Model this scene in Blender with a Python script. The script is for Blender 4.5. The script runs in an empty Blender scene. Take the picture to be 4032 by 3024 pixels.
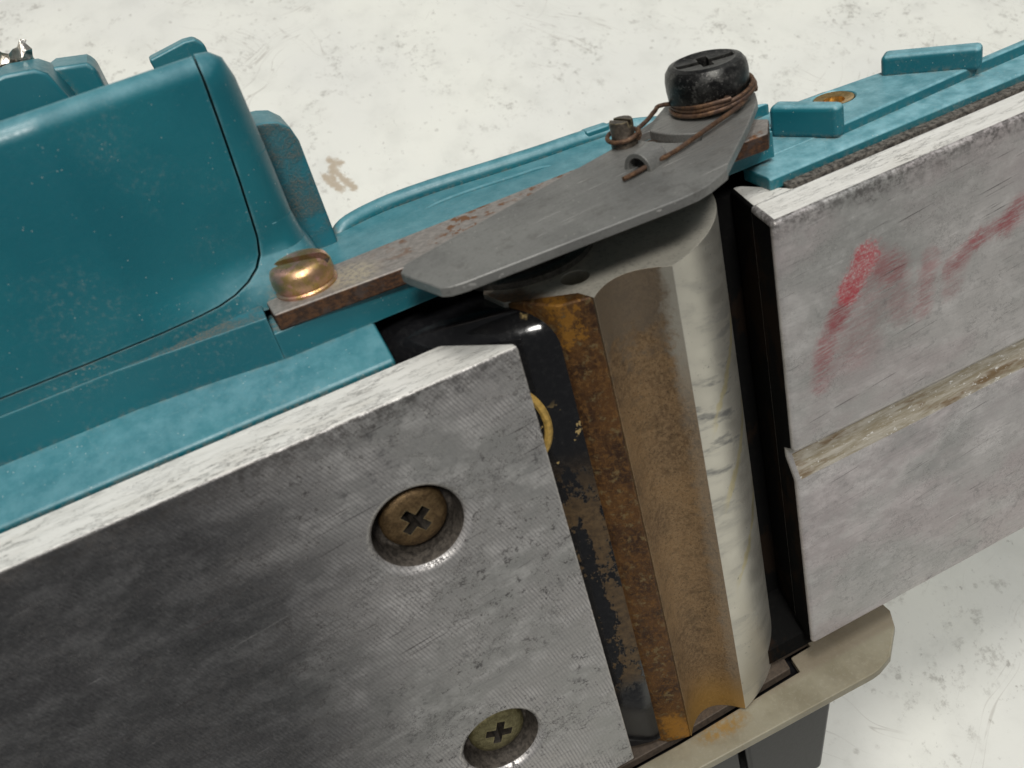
import bpy, bmesh, math, random
from mathutils import Vector, Matrix, Euler
random.seed(7)
S = 0.001                                  # everything below is written in millimetres
sc = bpy.context.scene
COL = sc.collection

# ------------------------------------------------------------------ frame of the tool
# tool frame (mm): x along the soles, y along the cutter axis, z out of the soles.
UP = Vector((0.0, 0.85, 0.5268)).normalized()          # the tool lies on its side, leaning back
TABLE = 66.0                                           # table is this far below the tool origin
R3 = Matrix(((1, 0, 0), (0, UP.z, -UP.y), (0, UP.y, UP.z)))
M_TOOL = Matrix.Translation((0, 0, TABLE * S)) @ R3.to_4x4()
def world(p):
    return M_TOOL @ (Vector(p) * S)

# ------------------------------------------------------------------ camera
cam = bpy.data.cameras.new('camera'); cam_o = bpy.data.objects.new('camera', cam); COL.objects.link(cam_o)
RC = Matrix(((0.89525044, -0.23953663, 0.37569781), (0.39754362, 0.81019724, -0.43074296), (-0.20121061, 0.5349791, 0.8205557)))
CAM = Vector((-24.0432, 135.88677, 89.61121))
mw = (R3 @ RC.transposed()).to_4x4(); mw.translation = world(CAM)
cam_o.matrix_world = mw
cam.sensor_width = 36.0; cam.lens = 36.0 * 3600.0 / 4032.0
cam.clip_start = 0.005; cam.clip_end = 50
cam.dof.use_dof = True; cam.dof.focus_distance = 0.160; cam.dof.aperture_fstop = 48.0
sc.camera = cam_o
sc.render.resolution_x = 1024; sc.render.resolution_y = 768

# ------------------------------------------------------------------ room light
w = bpy.data.worlds.new('World'); sc.world = w; w.use_nodes = True
bg = w.node_tree.nodes['Background']; bg.inputs[0].default_value = (0.94, 0.97, 1.0, 1); bg.inputs[1].default_value = 0.13
def lamp(name, direction, dist, size, watts, colour, target=(10, 80, -15), size_y=None):
    l = bpy.data.lights.new(name, 'AREA'); o = bpy.data.objects.new(name, l); COL.objects.link(o)
    l.energy = watts; l.color = colour; l.shape = 'RECTANGLE'; l.size = size; l.size_y = size_y or size
    d = Vector(direction).normalized()
    p = world(target) + (R3 @ d) * dist
    z = (p - world(target)).normalized()
    o.matrix_world = Matrix.Translation(p) @ z.to_track_quat('Z', 'Y').to_matrix().to_4x4()
    return o
lamp('ceiling_panel', (-0.12, 0.70, 0.70), 1.5, 0.22, 13.0, (1.0, 0.97, 0.92))
lamp('ceiling_panel', (-0.04, 0.95, 0.28), 1.5, 0.34, 9.5, (1.0, 0.97, 0.92))
lamp('soft_fill', (0.25, 0.93, 0.22), 1.7, 1.4, 7.0, (0.92, 0.96, 1.0))  # added soft overhead fill that lifts the table and upper faces
sc.view_settings.view_transform = 'Standard'; sc.view_settings.look = 'None'
sc.view_settings.exposure = 0.0; sc.view_settings.gamma = 1.0

# ------------------------------------------------------------------ node helper
class Mat:
    def __init__(s, name):
        s.m = bpy.data.materials.new(name); s.m.use_nodes = True
        s.t = s.m.node_tree; s.n = s.t.nodes; s.b = s.n['Principled BSDF']
        tc = s.n.new('ShaderNodeTexCoord')
        s.co = s.vmath('SCALE', tc.outputs['Object'], sc=1000.0)
        x = s.n.new('ShaderNodeSeparateXYZ'); s.link(s.co, x.inputs[0])
        s.x, s.y, s.z = x.outputs
    def link(s, a, inp):
        if isinstance(a, bpy.types.NodeSocket): s.t.links.new(a, inp)
        elif isinstance(a, (tuple, list)) and len(a) == 3 and inp.type == 'RGBA': inp.default_value = (*a, 1)
        else: inp.default_value = a
    def vmath(s, op, a, b=None, sc=None):
        n = s.n.new('ShaderNodeVectorMath'); n.operation = op; s.link(a, n.inputs[0])
        if b is not None: s.link(b, n.inputs[1])
        if sc is not None: s.link(sc, n.inputs[3])
        return n.outputs['Value'] if op in ('LENGTH', 'DOT_PRODUCT', 'DISTANCE') else n.outputs[0]
    def math(s, op, a, b=None, c=None, clamp=False):
        n = s.n.new('ShaderNodeMath'); n.operation = op; n.use_clamp = clamp
        for i, v in enumerate((a, b, c)):
            if v is not None: s.link(v, n.inputs[i])
        return n.outputs[0]
    def add(s, a, b): return s.math('ADD', a, b)
    def mul(s, a, b): return s.math('MULTIPLY', a, b)
    def sub(s, a, b): return s.math('SUBTRACT', a, b)
    def vec(s, x, y, z):
        n = s.n.new('ShaderNodeCombineXYZ')
        for i, v in enumerate((x, y, z)): s.link(v, n.inputs[i])
        return n.outputs[0]
    def noise(s, scale, detail=4, rough=0.55, st=(1, 1, 1), dist=0.0, co=None, off=0.0):
        v = s.vmath('MULTIPLY', co or s.co, st)
        if off: v = s.vmath('ADD', v, (off, off * 1.7, -off))
        n = s.n.new('ShaderNodeTexNoise'); s.link(v, n.inputs['Vector'])
        n.inputs['Scale'].default_value = scale; n.inputs['Detail'].default_value = detail
        n.inputs['Roughness'].default_value = rough; n.inputs['Distortion'].default_value = dist
        return n.outputs[0]
    def vor(s, scale, st=(1, 1, 1), feature='F1', rnd=1.0):
        n = s.n.new('ShaderNodeTexVoronoi'); n.feature = feature
        s.link(s.vmath('MULTIPLY', s.co, st), n.inputs['Vector']); n.inputs['Scale'].default_value = scale
        n.inputs['Randomness'].default_value = rnd
        return n.outputs['Distance']
    def step(s, v, a, b, lo=0.0, hi=1.0):            # smooth ramp a..b -> lo..hi
        n = s.n.new('ShaderNodeMapRange'); n.interpolation_type = 'SMOOTHSTEP'
        s.link(v, n.inputs[0])
        for i, q in enumerate((a, b, lo, hi)): n.inputs[i + 1].default_value = q
        return n.outputs[0]
    def mix(s, f, a, b, mode='MIX'):
        n = s.n.new('ShaderNodeMix'); n.data_type = 'RGBA'; n.blend_type = mode
        s.link(f, n.inputs[0])
        for v, i in ((a, 6), (b, 7)): s.link(v, n.inputs[i])
        return n.outputs[2]
    def lerp(s, f, a, b):
        n = s.n.new('ShaderNodeMix'); n.data_type = 'FLOAT'
        s.link(f, n.inputs[0]); s.link(a, n.inputs[2]); s.link(b, n.inputs[3])
        return n.outputs[0]
    def seg(s, a, b):                                # distance (mm) in the xy plane to a segment
        a = Vector((*a, 0)); b = Vector((*b, 0)); d = b - a
        p = s.vec(s.x, s.y, 0.0)
        pa = s.vmath('SUBTRACT', p, tuple(a))
        t = s.math('MULTIPLY', s.vmath('DOT_PRODUCT', pa, tuple(d)), 1.0 / d.length_squared, clamp=True)
        return s.vmath('LENGTH', s.vmath('SUBTRACT', pa, s.vmath('SCALE', tuple(d), sc=t)))
    def edge(s, radius):                             # 1 on worn edges
        n = s.n.new('ShaderNodeBevel'); n.samples = 4; n.inputs['Radius'].default_value = radius * S
        g = s.n.new('ShaderNodeNewGeometry')
        d = s.vmath('DOT_PRODUCT', n.outputs[0], g.outputs['Normal'])
        return s.step(d, 0.97, 0.80)
    def bump(s, h, dist=0.05, strength=1.0, normal=None):
        n = s.n.new('ShaderNodeBump'); s.link(h, n.inputs['Height'])
        n.inputs['Distance'].default_value = dist * S; n.inputs['Strength'].default_value = strength
        if normal: s.link(normal, n.inputs['Normal'])
        return n.outputs[0]
    def out(s, base, rough, metal=0.0, normal=None, **kw):
        s.link(base, s.b.inputs['Base Color']); s.link(rough, s.b.inputs['Roughness']); s.link(metal, s.b.inputs['Metallic'])
        if normal is not None: s.link(normal, s.b.inputs['Normal'])
        for k, v in kw.items(): s.link(v, s.b.inputs[k.replace('_', ' ')])
        return s.m

# ------------------------------------------------------------------ materials
SCUFF = [((11.5, 202), (13.8, 199.5)), ((11.8, 200), (9.6, 194)), ((7.6, 196.5), (10.4, 189.3)), ((11.4, 196), (14.2, 188.2))]
def mat_table():
    m = Mat('scuffed_white_paint')
    big = m.noise(0.012, 3); mid = m.noise(0.07, 5, 0.6); fine = m.noise(0.6, 5, 0.65)
    c = m.mix(m.step(big, .35, .65), (.755, .755, .69), (.70, .70, .655))
    c = m.mix(m.step(mid, .45, .75, 0, .28), c, (.50, .50, .46))
    sm = m.mul(m.step(m.noise(0.22, 7, .78, off=11), .52, .66), m.step(m.noise(0.035, 4, .6, off=4), .44, .62))
    c = m.mix(m.mul(sm, .60), c, (.30, .285, .25))
    sp = m.mul(m.step(m.noise(0.42, 5, .78, (1, .7, 1), off=31), .60, .68), m.step(m.noise(0.06, 4, .65, off=41), .46, .60))
    c = m.mix(m.mul(sp, .6), c, (.20, .18, .155))
    dot = m.mul(m.step(m.vor(.16), .16, .06), m.step(m.noise(.8, 4, .7, off=7), .42, .56))
    c = m.mix(m.mul(dot, .35), c, (.20, .175, .145))
    for ang, off in ((.6, 3), (-.9, 17)):                     # a few long scratches
        ca, sa = math.cos(ang), math.sin(ang)
        u = m.add(m.mul(m.x, ca), m.mul(m.y, sa)); v = m.sub(m.mul(m.y, ca), m.mul(m.x, sa))
        n = m.noise(1.0, 3, .5, (0.010, 0.12, 1), co=m.vec(u, m.add(v, m.mul(m.noise(.02, 2, off=off), 30)), 0.0), off=off)
        k = m.mul(m.step(m.math('ABSOLUTE', m.sub(n, .5)), .006, .0), m.step(m.noise(.03, 4, off=off + 5), .53, .63))
        c = m.mix(m.mul(k, .45), c, (.34, .31, .27))
    # one brown scuff behind the tool
    sc_ = None
    for a, b_ in SCUFF:
        d = m.seg(a, b_)
        k = m.step(m.add(d, m.mul(m.sub(m.noise(.6, 5, .7, off=3), .5), 5)), 2.0, 0.5)
        sc_ = k if sc_ is None else m.math('MAXIMUM', sc_, k)
    c = m.mix(m.mul(sc_, .75), c, (.36, .27, .17))
    b = m.bump(m.add(m.mul(fine, .4), mid), .5, .25)
    return m.out(c, m.step(mid, .3, .7, .5, .36), 0, b)

def mat_teal(name='teal_plastic', dust=1.0):
    m = Mat(name)
    c = m.mix(m.step(m.noise(.05, 4), .35, .65), (.007, .116, .148), (.011, .138, .170))
    n1 = m.noise(1.6, 5, .7); clump = m.step(m.noise(.07, 4, .6, off=9), .46, .68)
    c = m.mix(m.mul(m.step(n1, .5, .72), m.mul(clump, .30 * dust)), c, (.24, .27, .25))
    spk = m.step(m.vor(1.3), .13, .05)
    spk = m.mul(spk, m.step(m.noise(.25, 3, off=2), .46, .60))
    c = m.mix(m.mul(spk, .55 * dust), c, (.50, .50, .45))
    sc1 = m.step(m.noise(1.1, 3, .6, (.16, 2.4, 1.4), off=6), .68, .73)
    c = m.mix(m.mul(sc1, .10), c, (.30, .42, .42))
    e = m.edge(.7)
    c = m.mix(m.mul(e, m.step(m.noise(.5, 4), .35, .65, .12, .5)), c, (.16, .33, .36))
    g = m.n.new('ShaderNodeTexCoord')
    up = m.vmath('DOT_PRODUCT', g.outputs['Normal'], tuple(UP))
    film = m.mul(m.step(up, .62, .92), m.step(m.noise(.35, 5, .7, off=15), .25, .75, .12, .38))  # painted sheen: upward faces lightened as if catching the light
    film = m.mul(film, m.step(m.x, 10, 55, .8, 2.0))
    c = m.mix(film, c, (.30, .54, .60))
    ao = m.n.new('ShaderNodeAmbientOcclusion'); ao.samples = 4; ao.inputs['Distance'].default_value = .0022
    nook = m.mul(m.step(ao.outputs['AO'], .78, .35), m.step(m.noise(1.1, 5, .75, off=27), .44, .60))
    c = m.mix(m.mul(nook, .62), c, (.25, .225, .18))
    h = m.add(m.noise(3.0, 3), m.mul(m.noise(.25, 3), 1.5))
    r = m.add(m.step(n1, .3, .7, .32, .44), m.mul(clump, .14))
    return m.out(c, r, 0, m.bump(h, .03, .5), Subsurface_Weight=.12, Subsurface_Radius=(.0006, .0015, .0018), Subsurface_Scale=1.0)

def mat_dusty_teal():                       # sawdust caked into the corners
    m = Mat('dusty_teal_plastic')
    d = m.step(m.noise(3.6, 6, .8), .36, .66); big = m.step(m.noise(.16, 5, .7, off=5), .34, .62)
    c = m.mix(m.mul(d, big), (.009, .14, .18), (.20, .185, .15))
    return m.out(c, .7, 0, m.bump(m.mul(d, big), .25, .7))

def mat_sole(name, lines=True, marker=False):
    m = Mat(name)
    # sheared coordinates: the milling marks run nearly across the sole in shallow arcs
    u = m.add(m.add(m.x, m.mul(m.y, .12)), m.mul(m.mul(m.y, m.y), .0022)); v = m.sub(m.y, m.mul(m.x, .2))
    mill = m.vec(u, v, m.z)
    wave = m.math('SINE', m.add(m.mul(u, 2 * math.pi / .52), m.mul(m.noise(.25, 3, .6), 5)))
    big = m.noise(.045, 4, .6); mid = m.noise(.25, 6, .75, (.6, 1, 1)); fine = m.noise(2.4, 6, .8)
    grain = m.noise(1.6, 5, .75, (.06, 1.6, 1), off=8)                   # scuffing along the travel
    dash = m.noise(1.0, 4, .7, (5.5, .9, 1), co=mill, off=44)           # short nicks along the milling
    lm = m.mul(m.step(big, .36, .56), m.step(mid, .30, .55)) if lines else 0.0
    c = m.mix(m.step(big, .36, .62), (.43, .425, .405), (.57, .545, .525))
    if not lines:                                                        # faint pink cast of rubbed-in marker
        c = m.mix(m.step(m.noise(.06, 5, .65, (.6, 1, 1), off=51), .42, .62), c, (.52, .47, .46))
    c = m.mix(m.step(mid, .44, .66, 0, .28 if lines else .14), c, (.68, .665, .65))
    c = m.mix(m.step(fine, .50, .64, 0, .30 if lines else .14), c, (.27, .26, .255))
    c = m.mix(m.step(fine, .46, .34, 0, .30), c, (.74, .72, .70))
    c = m.mix(m.step(grain, .50, .66, 0, .30), c, (.28, .27, .265))
    if lines: c = m.mix(m.mul(lm, m.step(wave, -.2, .9, 0, .52)), c, (.20, .195, .20))
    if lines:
        # dark reflection painted over the left end of the sole, with nicks
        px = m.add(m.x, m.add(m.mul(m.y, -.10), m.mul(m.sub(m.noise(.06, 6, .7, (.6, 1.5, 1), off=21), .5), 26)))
        painted_refl = m.mul(m.step(px, -24, -52), m.step(fine, .2, .6, .80, 1.0))
        c = m.mix(m.mul(painted_refl, .92), c, m.mix(m.step(mid, .35, .65), (.052, .052, .056), (.085, .085, .088)))
        c = m.mix(m.mul(painted_refl, m.step(dash, .55, .66, 0, .7)), c, (.20, .20, .20))
        c = m.mix(m.mul(painted_refl, m.mul(m.step(fine, .60, .68), .55)), c, (.27, .265, .26))
        c = m.mix(m.mul(painted_refl, m.step(dash, .45, .36, 0, .5)), c, (.026, .026, .029))
    # crusty dark specks, crawling hairline corrosion, blotches
    clus = m.step(m.noise(.075, 4, .65, off=19), .42, .56)
    pit = m.mul(m.mul(m.step(m.noise(.75, 7, .85, off=14), .538, .59), clus), 1.0 if lines else .30)
    crawl = m.mul(m.step(m.math('ABSOLUTE', m.sub(m.noise(.40, 7, .72, (.8, 1, 1), off=61), .5)), .014, .004), m.step(m.noise(.10, 4, .6, off=63), .47, .60))
    pit = m.math('MAXIMUM', pit, m.mul(crawl, .95 if lines else .55))
    c = m.mix(m.mul(pit, .92), c, (.045, .042, .042))
    blot = m.mul(m.mul(m.step(m.noise(.45, 7, .82, off=25), .52, .66), m.step(m.noise(.05, 3, off=28), .43, .6)), .75 if lines else .35)
    c = m.mix(blot, c, (.12, .117, .118))
    # grime creeping in from the outer long edge
    eg = m.mul(m.step(m.add(m.y, m.mul(m.sub(m.noise(.35, 6, .75, off=71), .5), 9)), 78.0, 82.0), m.step(m.noise(.9, 6, .8, off=73), .40, .58))
    c = m.mix(m.mul(eg, .8), c, (.10, .093, .088))
    # fine bright / dark scratches, a little askew to the travel
    ask = m.vec(m.add(m.x, m.mul(m.y, .1)), m.sub(m.y, m.mul(m.x, .10)), 0.0)
    for st, off, col, amt, th in (((.05, 3.2, 1), 33, (.80, .78, .76), .25 if lines else .55, .665), ((.07, 3.6, 1), 37, (.075, .065, .065), .8, .640), ((.03, 1.2, 1), 47, (.10, .08, .08), .55, .672)):
        k = m.mul(m.step(m.noise(1.0, 3, .6, st, co=ask, off=off), th, th + .03), m.step(m.noise(.11, 4, .65, off=off), .46, .58))
        c = m.mix(m.mul(k, amt), c, col)
    e = m.edge(.7)
    c = m.mix(m.mul(e, m.step(fine, .35, .6, .3, .85)), c, (.60, .575, .53))
    met = m.sub(.70 if lines else .55, m.add(m.mul(pit, .5), m.mul(m.step(mid, .45, .7), .2)))
    rough = m.add(m.step(mid, .3, .7, .36, .52), m.mul(pit, .25))
    if marker:
        jn = m.mul(m.sub(m.noise(.9, 6, .8), .5), 3.4)
        dry = m.step(m.noise(1.6, 5, .8, (.25, 1.6, 1), co=ask, off=3), .32, .60)
        for a, b, r, amt in MARKER:
            strong = amt > .8
            k = m.step(m.add(m.seg(a, b), m.mul(jn, 1.5) if strong else jn), r, r * (.55 if strong else .2))
            c = m.mix(m.mul(m.mul(k, m.mul(m.step(fine, .34, .56), m.lerp(.45, 1.0, dry)) if strong else dry), amt), c, (.37, .03, .045))
            if strong: met = m.sub(met, m.mul(k, .5))
    h = m.add(m.add(m.mul(fine, .5), m.mul(grain, .4)), m.mul(pit, -.5))
    if lines: h = m.add(h, m.mul(m.mul(wave, lm), .15))
    return m.out(c, rough, met, m.bump(h, .035, .8))
m_lines = .25
MARKER = []

def mat_oxide():                            # cast flank of the soles: chalky white, cracked
    m = Mat('chalky_oxidised_aluminium')
    st = (.16, 1, 1)
    a = m.noise(.8, 6, .75, st); b = m.noise(.25, 5, .65, (.3, 1, 1), off=4)
    c = m.mix(m.step(a, .36, .62), (.60, .59, .55), (.68, .67, .63))
    c = m.mix(m.step(b, .50, .70, 0, .35), c, (.52, .49, .43))
    crack = m.step(m.math('ABSOLUTE', m.sub(m.noise(.5, 5, .7, (.18, 1.1, 1.1), off=12), .5)), .016, .004)
    c = m.mix(m.mul(crack, m.step(b, .46, .60, 0, .65)), c, (.09, .085, .08))
    c = m.mix(m.step(m.noise(1.5, 5, .75, off=2), .60, .70, 0, .7), c, (.30, .28, .24))
    return m.out(c, .7, 0, m.bump(m.add(a, m.mul(crack, -.6)), .22, .7))

def mat_groove():
    m = Mat('grimy_groove_metal')
    st = (.12, 1, 1)
    a = m.noise(1.0, 6, .75, st); b = m.noise(.35, 4, .6, (.25, 1, 1), off=3)
    c = m.mix(m.step(a, .36, .62), (.33, .28, .19), (.55, .51, .43))
    c = m.mix(m.step(b, .52, .66), c, (.22, .15, .08))
    c = m.mix(m.mul(m.step(m.noise(1.7, 4, .75, (.5, 1, 1), off=7), .60, .65), .9), c, (.85, .84, .80))
    return m.out(c, .55, .35, m.bump(a, .15, .7))

def mat_drum():
    m = Mat('smeared_drum_steel')
    hel = m.add(m.x, m.mul(m.y, -.55))
    p = m.vec(hel, m.add(m.y, m.mul(m.x, .5)), m.z)
    sm = m.noise(.32, 5, .6, (.25, 1.3, .4), co=p); f = m.noise(2.0, 6, .7, (.7, 1, 1)); b = m.noise(.08, 3)
    c = m.mix(m.step(b, .3, .7), (.64, .61, .53), (.72, .69, .60))
    band = m.step(m.math('ABSOLUTE', m.sub(m.y, 55.)), 20, 4)
    c = m.mix(m.mul(m.step(sm, .50, .66), m.add(.18, m.mul(band, .6))), c, (.16, .165, .17))
    for y0 in (57.5, 42.0, 25.0):           # resin smears
        d = m.math('ABSOLUTE', m.sub(m.sub(m.y, y0), m.mul(m.sub(m.x, 27), 1.05)))
        k = m.mul(m.step(m.add(d, m.mul(m.sub(m.noise(.5, 4, off=y0), .5), 5)), 1.5, .5), m.step(m.x, 24, 27))
        c = m.mix(m.mul(k, .8), c, (.66, .58, .34))
    pit = m.mul(m.step(m.noise(1.5, 6, .75, off=9), .60, .66), m.step(m.noise(.2, 3, off=3), .48, .6))
    c = m.mix(m.mul(pit, .8), c, (.13, .12, .10))
    c = m.mix(m.mul(m.edge(.3), .35), c, (.78, .75, .68))
    met = m.sub(.78, m.mul(pit, .5))
    return m.out(c, m.step(sm, .3, .7, .34, .48), met, m.bump(m.add(f, pit), .03, .6))

def mat_scoop():
    m = Mat('brown_varnished_steel')
    f = m.noise(2.4, 6, .8, (.8, .6, 1)); b = m.noise(.09, 4, .6); md = m.noise(.5, 5, .7, off=4)
    c = m.mix(m.step(b, .36, .64), (.165, .102, .052), (.275, .170, .080))
    c = m.mix(m.step(f, .42, .58, 0, .75), c, (.33, .22, .115))
    c = m.mix(m.step(md, .50, .66, 0, .5), c, (.10, .062, .030))
    c = m.mix(m.step(m.noise(3.2, 5, .8, off=8), .54, .62, 0, .75), c, (.05, .032, .018))
    top = m.step(m.add(m.y, m.mul(m.sub(m.add(b, md), 1.0), 26)), 67, 76)             # greyer towards the cover end
    c = m.mix(m.mul(top, .7), c, (.17, .142, .108))
    right = m.step(m.add(m.x, m.mul(m.sub(md, .5), 3)), 20.2, 21.6)
    c = m.mix(m.mul(right, m.step(m.y, 74, 56, .9, .25)), c, (.42, .40, .34))
    low = m.step(m.y, 6, -4)
    c = m.mix(m.mul(low, .8), c, (.38, .22, .055))
    c = m.mix(m.mul(m.edge(.3), .25), c, (.42, .36, .25))
    return m.out(c, m.step(f, .3, .7, .34, .52), .45, m.bump(m.add(f, m.mul(md, .6)), .12, 1.0))

def mat_rust(name, warm=1.0, scale=1.0):
    m = Mat(name)
    f = m.noise(1.8 * scale, 6, .8, (.8, .7, 1), dist=.6); b = m.noise(.22 * scale, 4, .65); md = m.noise(.7, 5, .7, off=5)
    c = m.mix(m.step(b, .38, .60), (.040, .017, .007), (.105, .046, .013))
    c = m.mix(m.step(f, .46, .64, 0, .8), c, (.19, .092, .024))
    c = m.mix(m.mul(m.step(md, .55, .66), .75), c, (.20, .145, .065))
    for a, b_, r in (((7.2, 82.5), (7.6, 78), 1.5), ((9.6, -4), (9.0, -1), 3.5)):
        k = m.step(m.add(m.seg(a, b_), m.mul(m.sub(m.add(f, md), 1.0), 9)), r, r * .2)
        c = m.mix(m.mul(k, .8), c, m.mix(f, (.20, .08, .012), (.55, .27, .035)))
    return m.out(c, m.step(f, .3, .7, .38, .62), .35, m.bump(m.add(f, md), .12, .8))

def mat_enamel():
    m = Mat('black_enamel')
    p = m.noise(.17, 5, .7, (1, .45, 1), off=2); f = m.noise(1.2, 5, .75)
    # dried resin film left on the lower half
    res = m.mul(m.step(m.add(p, m.mul(m.sub(f, .5), .22)), .47, .50), m.mul(m.step(m.y, 62, 48), m.step(m.y, 9, 15)))
    chip = m.mul(m.step(m.noise(.5, 4, .6, off=13), .63, .645), m.step(m.math('ABSOLUTE', m.sub(m.y, 62)), 8, 4))
    chip = m.math('MAXIMUM', chip, m.step(m.add(m.vmath('DISTANCE', m.co, (3.8, 80, -8)), m.mul(m.sub(f, .5), 1.6)), 1.5, 1.2))
    c = m.mix(m.step(f, .45, .8, 0, .5), (.008, .008, .009), (.03, .03, .03))
    c = m.mix(res, c, m.mix(m.step(f, .35, .65), (.045, .027, .012), (.100, .062, .027)))
    c = m.mix(chip, c, (.36, .26, .11))
    rr = m.lerp(res, m.step(f, .3, .7, .10, .20), .55)
    return m.out(c, rr, 0, m.bump(m.add(m.mul(res, .6), m.mul(m.noise(.35, 3), .25)), .12, .6))

def mat_dark(name='shade_dark_interior', col=(.006, .006, .006), rough=.9, brown=.35):  # near-black interior, with the shade of gap and chamber painted in
    m = Mat(name)
    f = m.noise(.8, 5, .7); p = m.noise(.12, 5, .65, (1, .5, 1), off=3)
    c = m.mix(m.mul(m.step(p, .5, .58), brown), col, (.030, .016, .008))
    c = m.mix(m.step(f, .5, .75, 0, .25), c, (.02, .018, .016))
    return m.out(c, rough, 0, m.bump(f, .08, .5), Specular_IOR_Level=.05)

def mat_plate():
    m = Mat('scuffed_grey_steel_plate')
    st = (.12, 1, .9)
    u = m.add(m.x, m.mul(m.z, -.15)); p = m.vec(u, m.y, m.add(m.z, m.mul(m.x, .12)))
    g = m.noise(2.4, 5, .75, (.10, 1, 1.6), co=p); b = m.noise(.10, 4, .6); f = m.noise(2.6, 5, .8)
    c = m.mix(m.step(b, .35, .65), (.150, .150, .142), (.200, .200, .188))
    c = m.mix(m.step(g, .46, .68, 0, .28), c, (.21, .21, .198))
    c = m.mix(m.step(f, .53, .66, 0, .55), c, (.065, .063, .058))
    c = m.mix(m.step(f, .42, .30, 0, .6), c, (.26, .255, .24))
    c = m.mix(m.mul(m.step(m.noise(.35, 6, .75, off=77), .54, .68), .45), c, (.075, .070, .062))
    rub = m.mul(m.step(m.vmath('DISTANCE', m.co, (35, 93, -15)), 16, 7), m.step(g, .44, .62))   # bare metal by the pivot
    c = m.mix(m.mul(rub, .75), c, (.36, .345, .32))
    k = m.mul(m.step(m.noise(1.0, 2, .5, (.05, 1, 2.6), co=p, off=23), .68, .70), m.step(m.noise(.2, 3, off=4), .46, .55))
    c = m.mix(m.mul(k, .6), c, (.55, .54, .51))
    spk = m.mul(m.step(m.vor(.9), .10, .05), m.step(m.noise(.3, 2, off=8), .45, .55))
    c = m.mix(m.mul(spk, .6), c, (.6, .58, .52))
    c = m.mix(m.mul(m.edge(.3), m.step(f, .35, .6, .05, .4)), c, (.34, .335, .32))
    met = m.add(.35, m.mul(rub, .4))
    return m.out(c, m.step(g, .3, .7, .50, .38), met, m.bump(m.add(g, f), .03, .6))

def mat_bar():
    m = Mat('rusting_steel_bar')
    f = m.noise(1.6, 6, .75, (.7, 1, 1)); b = m.noise(.18, 4, .65, (.6, 1, 1), off=3); d = m.noise(.5, 5, .7, off=9)
    top = m.step(m.y, 90.15, 90.35)
    grey = m.mix(m.step(f, .35, .65), (.20, .185, .17), (.31, .285, .26))
    rust = m.mul(m.step(d, .50, .56), m.mul(m.step(b, .44, .54), m.step(m.x, -12, -2)))
    grey = m.mix(rust, grey, (.17, .075, .03))
    cake = m.mul(m.step(m.noise(1.4, 6, .8, off=6), .42, .54), m.step(m.vmath('DISTANCE', m.co, (-13.6, 90.4, -18)), 5, 1.5))
    grey = m.mix(m.mul(cake, .8), grey, (.46, .40, .29))
    side = m.mix(m.step(f, .40, .62), (.040, .022, .015), (.12, .055, .025))
    side = m.mix(m.step(d, .52, .62, 0, .6), side, (.07, .055, .05))
    c = m.mix(top, side, grey)
    c = m.mix(m.mul(m.edge(.3), .6), c, (.30, .26, .22))
    return m.out(c, .55, .4, m.bump(m.add(f, d), .06, .7))

def mat_screw_black():
    m = Mat('worn_black_oxide_steel')
    f = m.noise(1.1, 6, .75); b = m.noise(.35, 4, .6, off=2)
    c = m.mix(m.step(b, .42, .6), (.018, .018, .018), (.06, .06, .057))
    c = m.mix(m.step(f, .52, .66, 0, .8), c, (.16, .155, .145))
    c = m.mix(m.mul(m.step(m.noise(2.6, 4, .8, off=6), .60, .68), .7), c, (.36, .35, .33))
    c = m.mix(m.mul(m.edge(.6), .6), c, (.19, .185, .17))
    return m.out(c, m.step(f, .3, .7, .30, .46), .8, m.bump(m.add(f, b), .10, .7))

def mat_gold():
    m = Mat('yellow_passivated_zinc')
    f = m.noise(.8, 4, .7); g = m.noise(.4, 3, .6, off=5); p = m.noise(2.4, 5, .8, off=2)
    c = m.mix(m.step(f, .38, .62), (.50, .34, .12), (.60, .37, .22))
    c = m.mix(m.step(g, .50, .62, 0, .8), c, (.78, .42, .36))
    c = m.mix(m.step(p, .56, .66, 0, .75), c, (.20, .16, .10))
    c = m.mix(m.mul(m.step(m.x, -21.0, -23.2), .6), c, (.22, .19, .13))
    return m.out(c, m.step(p, .3, .7, .24, .50), .9, m.bump(m.add(p, f), .05, .6))

def mat_screw_brown(name, a, b):
    m = Mat(name)
    f = m.noise(1.2, 6, .75); p = m.noise(3, 4, .8, off=3)
    c = m.mix(m.step(f, .38, .62), a, b)
    c = m.mix(m.step(p, .54, .66, 0, .7), c, (.05, .035, .02))
    c = m.mix(m.mul(m.edge(.35), m.step(p, .4, .6, .2, .9)), c, (.46, .38, .20))
    return m.out(c, .42, .65, m.bump(m.add(f, p), .08, .8))

def mat_wire():
    m = Mat('rusty_spring_wire')
    f = m.noise(1.6, 5, .75)
    c = m.mix(m.step(f, .36, .62), (.055, .028, .018), (.17, .095, .050))
    c = m.mix(m.step(m.noise(.35, 3, off=4), .5, .62, 0, .5), c, (.08, .055, .045))
    return m.out(c, .5, .5, m.bump(f, .06, .8))

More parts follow.
